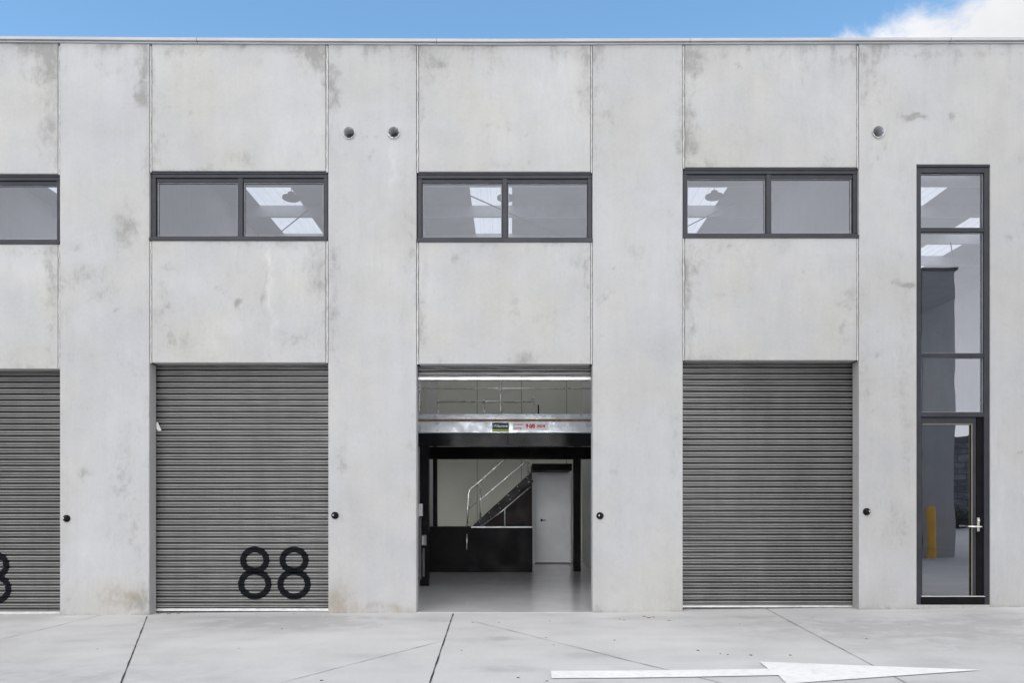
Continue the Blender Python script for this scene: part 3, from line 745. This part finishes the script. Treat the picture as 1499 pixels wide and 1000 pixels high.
for px, py, lab in ((97, 759.5, 'black dome button on the pillar right of the cut-off leftmost shutter'), (490.5, 755, 'black dome button on the pillar right of the shutter numbered 88'), (879, 755.5, 'black dome button on the pillar right of the open doorway'), (1270, 749.5, 'black dome button on the wall right of the unnumbered shutter')):
    x, z = P(px, py, -.02); t = empty('wall_button', (x, 0, z)); tag(t, lab, 'wall button', 'black dome buttons beside the doors')
    MB().lathe((x, 0, z), (0, -1, 0), [(.046, 0), (.046, .012), (.043, .017), (.034, .019)], 28).build('base', M['black'], t)
    MB().lathe((x, 0, z), (0, -1, 0), [(.036, .017)] + [(.036 * math.cos(q * math.pi / 18), .018 + .034 * math.sin(q * math.pi / 18)) for q in range(10)], 28).build('dome', M['black'], t)
    MB().lathe((x + (-.012 if px != 1270 else .012), -.0445, z + .004), (0, -1, .15), [(.011, -.003), (.011, .003), (.009, .005), (0, .006)], 18).build('dome_highlight', M['alu'], t)  # pale disc standing in for the highlight on the dome
def tag_paper():
    m = MB(); pts = [(229.2, 618), (231.5, 618.5), (236.8, 630.5), (233, 631.5), (229.6, 629)]
    m.prism_xz([P(a, b, .17) for a, b in pts], .172, .1735)
    o = m.build('paper_tag', M['paper'], recalc=True); tag(o, 'torn white paper scrap caught at the left edge of the shutter numbered 88', 'paper scrap')
tag_paper()

# ================================================================== INSIDE THE OPEN UNIT
def bx(m, pa, pb, Y, dep):
    (xa, za), (xb, zb_) = P(*pa, Y), P(*pb, Y); m.box(xa, xb, Y, Y + dep, za, zb_); return m
YF, YR, YS = 2.85, 5.7, 6.3
WL, WR = PW[2] + .071, PW[3] - .051
mz = empty('mezzanine', (0, YF, 0)); tag(mz, 'steel mezzanine floor with black beam and railing inside the open doorway', 'mezzanine')
zA = lambda py: PZ(py, YF)
MB().box(WL + .002, WR - .002, YF + .012, YF + .12, zA(653.5), zA(634.5)).build('front_beam', M['black'], mz, bevel=.003)
bj = MB(); bj.box(PX(743.3, YF), PX(745, YF), YF + .008, YF + .0115, zA(653), zA(635)); bj.build('beam_joint', M['gap'], mz)
MB().box(WL + .002, WR - .002, YF, YF + .05, zA(633.8), zA(617.5)).build('fascia', M['gal'], mz, bevel=.003)
MB().box(WL + .002, WR - .002, YF + .004, YR - .001, zA(617.2), zA(614)).build('deck', M['timber'], mz)
MB().box(WL + .002, WR - .002, YF + .02, YF + .03, zA(613.6), zA(606)).build('kick_plate', M['gal'], mz)
MB().box(WL + .002, WR - .002, YF + .125, YR - .13, zA(619.5), zA(617.6)).build('deck_underside', M['whitedoor'], mz)
zR = lambda py: PZ(py, YR)
MB().box(WL + .003, WR - .003, YR - .12, YR, zR(673), zR(655)).build('rear_beam', M['black'], mz, bevel=.003)
MB().box(PX(613.5, YF), PX(627, YF), YF + .13, YF + .27, .001, zA(634)).build('column', M['black'], mz, bevel=.004)
MB().box(1.36, 1.5, YF + .13, YF + .27, .001, zA(634)).build('column', M['black'], mz, bevel=.004)
MB().box(PX(635, YR), PX(641, YR), YR - .11, YR - .01, .001, zR(673.2)).build('column', M['black'], mz, bevel=.004)
MB().box(PX(839, YR), PX(850, YR), YR - .13, YR - .01, .001, zR(673.2)).build('column', M['black'], mz, bevel=.004)
yr = YF + .06
def post(px, pt, pb, Y, rad, name='railing_post', par=None):
    x, zt = P(px, pt, Y); zb_ = PZ(pb, Y)
    m = MB().tube([(x, Y, zb_), (x, Y, zt)], rad, 12)
    m.lathe((x, Y, zt), (0, 0, 1), [(rad * 1.25, -.03), (rad * 1.3, -.01), (rad * 1.1, .012), (0, .018)], 14)
    return m.build(name, M['chrome'], par)
deckz = zA(614) + .001
for px in (614.5, 733):
    x = PX(px, yr)
    m = MB().tube([(x, yr, deckz), (x, yr, deckz + 1.02)], .024, 12)
    m.lathe((x, yr, PZ(569, yr)), (0, 0, 1), [(.026, -.04), (.035, -.03), (.035, .03), (.026, .04)], 14)
    m.box(x - .05, x + .05, yr - .03, yr + .05, deckz, deckz + .012)
    m.build('railing_post', M['chrome'], mz)
for z in (PZ(569, yr), deckz + 1.0):
    MB().tube([(WL + .01, yr, z), (WR - .01, yr, z)], .016, 12).build('railing_bar', M['chrome'], mz)
ys = YR - .06
for px, pt in ((642, 588), (709, 587), (781, 583)):
    x, zt = P(px, pt, ys)
    m = MB().tube([(x, ys, deckz), (x, ys, zt)], .021, 12); m.lathe((x, ys, zt), (0, 0, 1), [(.021, -.03), (.03, -.02), (.03, .01), (.015, .025), (0, .027)], 14)
    m.build('railing_post', M['chrome'], mz)
x, zt = P(788.5, 593, ys); MB().tube([(x, ys, deckz), (x, ys, zt)], .014, 10).build('railing_post', M['black'], mz)
MB().tube([(PX(642, ys), ys, PZ(588.5, ys)), (PX(781, ys), ys, PZ(588.5, ys))], .019, 12).build('railing_bar', M['chrome'], mz)

# stickers on the fascia
def text(body, cx_, cz, y, size, mat, parent, name, sx=1.0, bold=0.0):
    cu = bpy.data.curves.new(name, 'FONT'); cu.body = body; cu.size = size; cu.align_x = 'CENTER'; cu.align_y = 'CENTER'; cu.extrude = .0004; cu.offset = bold
    o = bpy.data.objects.new(name, cu); C.objects.link(o); o.location = (cx_, y, cz); o.rotation_euler = (R(90), 0, 0); o.scale = (sx, 1, 1)
    bpy.context.view_layer.update()
    me = bpy.data.meshes.new_from_object(o.evaluated_get(bpy.context.evaluated_depsgraph_get()))
    mo = bpy.data.objects.new(name, me); C.objects.link(mo); mo.matrix_world = o.matrix_world.copy()
    bpy.data.objects.remove(o)
    me.materials.clear(); me.materials.append(mat)
    if parent: bpy.context.view_layer.update(); mo.parent = parent; mo.matrix_parent_inverse = parent.matrix_world.inverted()
    return mo
(xa, za), (xb, zb_) = P(721, 619, YF), P(745.5, 632.6, YF); yy = YF - .0015
s1 = empty('sticker', ((xa + xb) / 2, YF, zb_)); tag(s1, 'small dark sticker with pale wording and green lower band on the mezzanine fascia', 'sticker')
zm = PZ(628.8, YF)
MB().box(xa, xb, yy, YF - .0002, zm, za).build('dark_field', M['label_dark'], s1)
MB().box(xa, xb, yy, YF - .0002, zb_, zm - .0003).build('green_band', M['label_green'], s1)
text('Wilsment', (xa + xb) / 2, PZ(624, YF), yy - .0008, .058, M['label_white'], s1, 'wording', bold=.001)
(xa, za), (xb, zb_) = P(751, 618.4, YF), P(803.5, 630, YF)
s2 = empty('sticker', ((xa + xb) / 2, YF, zb_)); tag(s2, 'long white sticker with red wording and numerals on the mezzanine fascia', 'sticker')
MB().box(xa, xb, yy, YF - .0002, zb_, za).build('white_field', M['label_white'], s2)
text('Protection', PX(760, YF), PZ(621.6, YF), yy - .0008, .036, M['red'], s2, 'wording', 1.0, .0006)
text('Storing', PX(758.5, YF), PZ(627, YF), yy - .0008, .042, M['red'], s2, 'wording', 1.0, .001)
text('9 0/0', PX(777, YF), PZ(624.3, YF), yy - .0008, .088, M['red'], s2, 'wording', .82, .006)
text('RG N', PX(792.7, YF), PZ(624.4, YF), yy - .0008, .058, M['red'], s2, 'wording', .9, .0045)

# black bench against the stair
YK = 5.42
bn = empty('kitchen_bench', (0, YK, 0)); tag(bn, 'long low black gloss bench at the back of the open unit', 'bench')
bzt = PZ(771.5, YK)
MB().box(WL + .01, PX(780, YK), YK + .012, YK + .27, .0015, bzt - .03).build('cabinet', M['blackmatt'], bn, bevel=.003)
MB().box(WL + .01, PX(690, YK), YK, YK + .275, bzt - .029, bzt).build('worktop', M['blackmatt'], bn, bevel=.004)
MB().box(PX(690.2, YK), PX(780, YK), YK - .004, YK + .275, bzt - .022, bzt + .002).build('steel_edge', M['gal'], bn, bevel=.004)
MB().tube([(PX(684.2, YK), YK + .012, PZ(782, YK)), (PX(684.2, YK), YK - .03, PZ(783, YK)), (PX(683.8, YK), YK - .03, PZ(804, YK)), (PX(683.8, YK), YK + .012, PZ(805, YK))], .013, 10).build('pull_handle', M['chrome'], bn)

# staircase
stc = empty('staircase', (PX(690, YS), YS, 0)); tag(stc, 'steep black steel staircase with tubular handrail behind the bench', 'staircase')
def pt(px, py, Y=YS): x, z = P(px, py, Y); return (x, Y, z)
def stringer(Y0_, Y1_):
    a, b = P(640, 818, YS), P(779, 690.5, YS); w = .23
    m = MB().prism_xz([(a[0], a[1]), (b[0], b[1]), (b[0], b[1] - w), (a[0], a[1] - w)], Y0_, Y1_)
    return m.build('stringer', M['blacksteel'], stc, recalc=True)
st1 = stringer(YS, YS + .03); stringer(YS + .9, YS + .93)
a, b = Vector(P(640, 818, YS)), Vector(P(779, 690.5, YS))
N = 10
for k in range(N):
    q = a.lerp(b, (k + .5) / N)
    MB().box(q.x - .11, q.x + .13, YS + .031, YS + .899, q.y - .13, q.y - .09).build('tread', M['blackmatt'], stc)
for k in range(N):
    for off in (-.045, -.165):
        q = a.lerp(b, (k + .5 + (.18 if off < -.1 else 0)) / N)
        MB().lathe((q.x, YS, q.y + off), (0, -1, 0), [(.0125, 0), (.012, .008), (.006, .012), (0, .013)], 12).build('bolt', M['alu'], st1)
yh = YS - .025
rail = lambda pts, r_, n: MB().tube([pt(*p, yh) for p in pts], r_, 12).build(n, M['chrome'], stc)
rail([(684.6, 790), (685, 745), (686.5, 722), (688.5, 716.5), (704, 704), (739, 673), (772, 644)], .025, 'handrail')
rail([(685.5, 745.5), (704, 731.5), (773, 673.5), (800, 651)], .018, 'mid_rail')
rail([(703.3, 705), (704, 762)], .02, 'post'); rail([(772.6, 645), (774, 696)], .02, 'post')
yh2 = YS - .05
MB().tube([pt(694, 779, yh2), pt(735, 749, yh2), pt(777, 713, yh2)], .013, 10).build('lower_rail', M['chrome'], stc)
MB().tube([pt(739.5, 744, yh2), pt(739.5, 775, yh2)], .014, 10).build('post', M['gal'], stc)
# dark lining under the flight
tri = [P(690, 782, YS), P(779.5, 698, YS), P(779.5, 860, YS), P(690, 860, YS)]
MB().prism_xz([tri[0], tri[3], tri[2], tri[1]], YS + .05, YS + .08).build('under_stair_panel', simple('dark_brown_board', (.022, .017, .015), .5, spec=.1), stc, recalc=True)

# white store cubicle with a flush door
YD = 7.55
cb = empty('store_cupboard', (PX(808, YD), YD, 0)); tag(cb, 'white full height store cupboard door right of the staircase', 'cupboard')
zt = PZ(689.5, YD); x0, x1 = PX(779.5, YD), PX(836.5, YD)
m = MB(); m.box(x0, x0 + .08, YD, YB - .01, .0015, zt); m.box(x1 - .02, x1, YD, YB - .01, .0015, zt); m.box(x0 + .08, x1 - .02, YD, YB - .01, zt - .07, zt)
m.build('surround', M['whitedoor'], cb, bevel=.004)
lf = MB().box(x0 + .084, x1 - .024, YD + .018, YD + .055, .02, zt - .074).build('door', M['whitedoor'], cb, bevel=.002)
hx, hz = P(793.5, 762, YD)
MB().tube([(hx, YD + .018, hz), (hx, YD - .03, hz)], .012, 10).tube([(hx - .01, YD - .03, hz), (hx + .09, YD - .03, hz)], .011, 10).lathe((hx, YD + .018, hz), (0, -1, 0), [(.028, 0), (.028, .008), (0, .009)], 18).build('handle', M['blackmatt'], lf)
bh = MB().box(PX(779.5, YS), PX(838, YS), YS, YD - .02, PZ(689, YS), PZ(679, YS)).build('stair_landing', M['blackmatt'], stc, bevel=.003)

# switch gear on the front column
yc = YF + .13
e1 = empty('switch_box', (PX(616, yc), yc, 1)); tag(e1, 'light grey switch box mounted on the black column just inside the doorway, upper one', 'switch box', 'switch boxes on the column inside the doorway')
bx(MB(), (612.6, 738), (618.8, 756), yc - .09, .088).build('box', M['purlin'], e1, bevel=.004)
bx(MB(), (613, 757), (617, 849), yc - .04, .038).build('conduit', M['lampgrey'], e1, bevel=.004)
e2 = empty('switch_box', (PX(621, yc), yc, .8)); tag(e2, 'dark grey socket box below the lighter switch box inside the doorway', 'switch box', 'switch boxes on the column inside the doorway')
bx(MB(), (617.6, 784), (624.5, 799), yc - .07, .068).build('box', simple('mid_grey', (.2, .2, .21), .4), e2, bevel=.006)
bx(MB(), (618.6, 786), (620.2, 797.5), yc - .074, .003).build('cover', M['purlin'], e2)
bx(MB(), (619, 803), (622, 845), yc - .03, .028).build('conduit', M['lampgrey'], e2, bevel=.004)

# high-bay lamps
for px, py, lab in ((427, 291, 'round grey high bay lamp seen through the window above the shutter numbered 88'), (741, 291, 'round grey high bay lamp behind the mullion of the window above the open doorway'), (1046, 289, 'round grey high bay lamp seen through the window above the unnumbered shutter')):
    yl = .35 * D - .12; x, z = P(px, py, yl); t = empty('high_bay_lamp', (x, yl, z)); tag(t, lab, 'lamp', 'high bay lamps under the roof')
    MB().lathe((x, yl, z), (0, 0, 1), [(0, -.012), (.13, -.012), (.15, 0), (.15, .03), (.07, .06), (.05, .11), (0, .11)], 32).build('shade', M['lampgrey'], t)
    MB().tube([(x, yl, z + .11), (x, yl, RZ - .003)], .006, 8).build('cord', M['lampgrey'], t)

# ================================================================== ACROSS THE YARD (seen in the glass of the door)
ob = empty('opposite_building', (8.6, -7.95, 0)); tag(ob, 'shaded grey concrete unit across the yard, reflected in the tall glass', 'building')
MB().box(7.2, 10.42, -16, -7.95, -.1, 6.85).build('wall', M['shadec'], ob)
MB().box(7.15, 10.48, -16.05, -7.91, 6.851, 6.92).build('capping', M['frame'], ob)
MB().box(9.63, 9.655, -7.951, -7.947, 0, 6.84).build('joint', M['gap'], ob)
MB().box(7.6, 9.60, -7.955, -7.93, 4.9, 5.32).build('window', M['black'], ob)
MB().lathe((9.97, -7.95, 5.39), (0, 1, 0), [(.08, 0), (.08, .02), (.07, .02), (.066, .012), (0, .005)], 24).build('vent_pipe', M['pvc'], ob)
x_b = (1362.5 - 750) * 1.823 / S
bo = empty('bollard', (x_b, -7.68, gz(x_b))); tag(bo, 'yellow steel bollard in front of the opposite unit, reflected in the door', 'bollard')
MB().lathe((x_b, -7.68, gz(x_b)), (0, 0, 1), [(.088, .0), (.088, 1.15), (.08, 1.19), (.05, 1.215), (0, 1.222)], 26).build('post', M['yellow'], bo)
MB().lathe((x_b, -7.68, gz(x_b)), (0, 0, 1), [(.12, .0), (.12, .012), (.089, .014)], 26).build('base_plate', M['gal'], bo)
def far_wall():
    m = MB(); random.seed(3); x = 14.0
    while x < 34:
        w = random.uniform(.8, 2.2); m.box(x, x + w - .003, -29.9, -29.5 + random.uniform(-.05, .05), 0, 4.75 + random.uniform(-.12, .2)); x += w
    o = m.build('block_wall', M['stone']); tag(o, 'tall dark weathered block wall at the far side, reflected in the door', 'wall')
    k = MB().box(14, 34, -28.9, -28.5, 0, .6).build('hedge_shade_kerb', M['blackmatt']); tag(k, 'low kerb coloured black for the shade below the hedge, reflected in the door', 'kerb')  # black colour stands in for the shade under the hedge
    h = MB()
    for _ in range(5000):
        p = Vector((random.uniform(14, 34), random.uniform(-29.4, -28.55), .55 + random.random() ** 1.5 * .55)); s = random.uniform(.04, .1)
        u = Vector((random.gauss(0, 1), random.gauss(0, 1), random.gauss(0, 1))).normalized(); w = u.cross(Vector((random.random(), random.random(), 1))).normalized()
        h.quad([p - u * s, p + w * s * .5, p + u * s, p - w * s * .5])
    o = h.build('hedge', M['hedge']); tag(o, 'low green hedge in front of the far block wall', 'hedge', kind='stuff')
far_wall()

# ================================================================== SKY, SUN, CAMERA
SUN_EL, SUN_AZ = R(52), R(200)      # azimuth clockwise from +Y; sun stands behind the camera, to the left
w = bpy.data.worlds.new('World'); bpy.context.scene.world = w; w.use_nodes = True
t = w.node_tree; t.nodes.clear()
def wn(typ, ins=None, **kw):
    nd = t.nodes.new(typ)
    for k, v in kw.items(): setattr(nd, k, v)
    for k, v in (ins or {}).items():
        if isinstance(v, bpy.types.NodeSocket): t.links.new(v, nd.inputs[k])
        else: nd.inputs[k].default_value = v
    return nd
def wm(op, a, b=0.0, c=None): return wn('ShaderNodeMath', {0: a, 1: b}, operation=op).outputs[0]
sky = wn('ShaderNodeTexSky', sky_type='NISHITA', sun_disc=False, sun_elevation=SUN_EL, sun_rotation=SUN_AZ, altitude=50, air_density=1.0, dust_density=.6, ozone_density=1.6)
tc = wn('ShaderNodeTexCoord'); dirv = tc.outputs['Generated']
sep = wn('ShaderNodeSeparateXYZ', {0: dirv})
yy_ = wm('MAXIMUM', sep.outputs[1], .05)
u = wm('DIVIDE', sep.outputs[0], yy_); v = wm('DIVIDE', sep.outputs[2], yy_)
nz = wn('ShaderNodeTexNoise', {'Vector': dirv, 'Scale': 9.0, 'Detail': 9.0, 'Roughness': .62, 'Distortion': .3}).outputs[0]
edge = wm('ADD', wm('SUBTRACT', u, wm('MULTIPLY', v, 2.0)), .757)
edge = wm('ADD', edge, wm('MULTIPLY', wm('SUBTRACT', nz, .5), .42))
cl1 = wn('ShaderNodeMapRange', {'Value': edge, 'From Min': -.05, 'From Max': .06}, interpolation_type='SMOOTHSTEP').outputs[0]
nz2 = wn('ShaderNodeTexNoise', {'Vector': dirv, 'Scale': 2.2, 'Detail': 8.0, 'Roughness': .6, 'Distortion': .4}).outputs[0]
back = wn('ShaderNodeMapRange', {'Value': wm('ADD', sep.outputs[1], wm('MULTIPLY', nz2, .25)), 'From Min': .42, 'From Max': .25}, interpolation_type='SMOOTHSTEP').outputs[0]
cov = wm('MAXIMUM', cl1, back)
shade = wn('ShaderNodeMapRange', {'Value': nz2, 'From Min': .3, 'From Max': .7, 'To Min': .74, 'To Max': 1.14}).outputs[0]
front = wn('ShaderNodeMapRange', {'Value': sep.outputs[1], 'From Min': .2, 'From Max': .5, 'To Min': 9.0, 'To Max': 6.6}).outputs[0]
low = wn('ShaderNodeMapRange', {'Value': sep.outputs[2], 'From Min': .04, 'From Max': .38, 'To Min': 2.3, 'To Max': 1.0}, interpolation_type='SMOOTHSTEP').outputs[0]
isback = wn('ShaderNodeMapRange', {'Value': sep.outputs[1], 'From Min': -.1, 'From Max': .2, 'To Min': 1.0, 'To Max': 0.0}).outputs[0]
low = wn('ShaderNodeMapRange', {'Value': sep.outputs[2], 'From Min': .04, 'From Max': .34, 'To Min': 1.45, 'To Max': 1.0}, interpolation_type='SMOOTHSTEP').outputs[0]
lobe_el = wn('ShaderNodeMapRange', {'Value': sep.outputs[2], 'From Min': .14, 'From Max': .32, 'To Min': 1.0, 'To Max': 0.0}, interpolation_type='SMOOTHSTEP').outputs[0]
lobe_az = wn('ShaderNodeMapRange', {'Value': wm('ABSOLUTE', sep.outputs[0]), 'From Min': .18, 'From Max': .45, 'To Min': 1.0, 'To Max': 0.0}, interpolation_type='SMOOTHSTEP').outputs[0]
fill_lobe = wm('MULTIPLY', wm('MULTIPLY', lobe_el, lobe_az), 5.6)  # bright patch added low behind the camera to fill the open unit
lowk = wm('ADD', wm('MULTIPLY', wm('ADD', wm('SUBTRACT', low, 1.0), fill_lobe), isback), 1.0)
ccol = wn('ShaderNodeVectorMath', {0: (1.0, 1.005, 1.03), 'Scale': wm('MULTIPLY', wm('MULTIPLY', shade, front), lowk)}, operation='SCALE').outputs[0]
skyc = wn('ShaderNodeVectorMath', {0: sky.outputs[0], 1: (1.38, 1.72, 1.72)}, operation='MULTIPLY').outputs[0]
mixc = wn('ShaderNodeMixRGB', {0: cov, 1: skyc, 2: ccol}).outputs[0]
bg = wn('ShaderNodeBackground', {'Color': mixc, 'Strength': .15})
wo = wn('ShaderNodeOutputWorld', {0: bg.outputs[0]})

sl = bpy.data.lights.new('sun', 'SUN'); sl.energy = .85; sl.angle = R(35); sl.color = (1, .97, .93)
so = bpy.data.objects.new('sun', sl); C.objects.link(so)
sd = Vector((math.sin(SUN_AZ) * math.cos(SUN_EL), math.cos(SUN_AZ) * math.cos(SUN_EL), math.sin(SUN_EL)))
so.location = sd * 40; so.rotation_euler = sd.to_track_quat('Z', 'Y').to_euler()

cam = bpy.data.cameras.new('camera'); co = bpy.data.objects.new('camera', cam); C.objects.link(co)
co.location = (0, -D, HC); co.rotation_euler = (R(90), 0, 0)
cam.sensor_width = 36; cam.lens = 36 * D / (1499 / S); cam.shift_y = 235 / 1499; cam.clip_end = 2000; cam.clip_start = .05
sc = bpy.context.scene; sc.camera = co
sc.view_settings.view_transform = 'Standard'; sc.view_settings.look = 'None'; sc.view_settings.exposure = 0; sc.view_settings.gamma = 1
sc.cycles.max_bounces = 12; sc.cycles.diffuse_bounces = 8; sc.cycles.glossy_bounces = 5; sc.cycles.transparent_max_bounces = 12
sc.cycles.use_denoising = True
sc.cycles.caustics_reflective = False
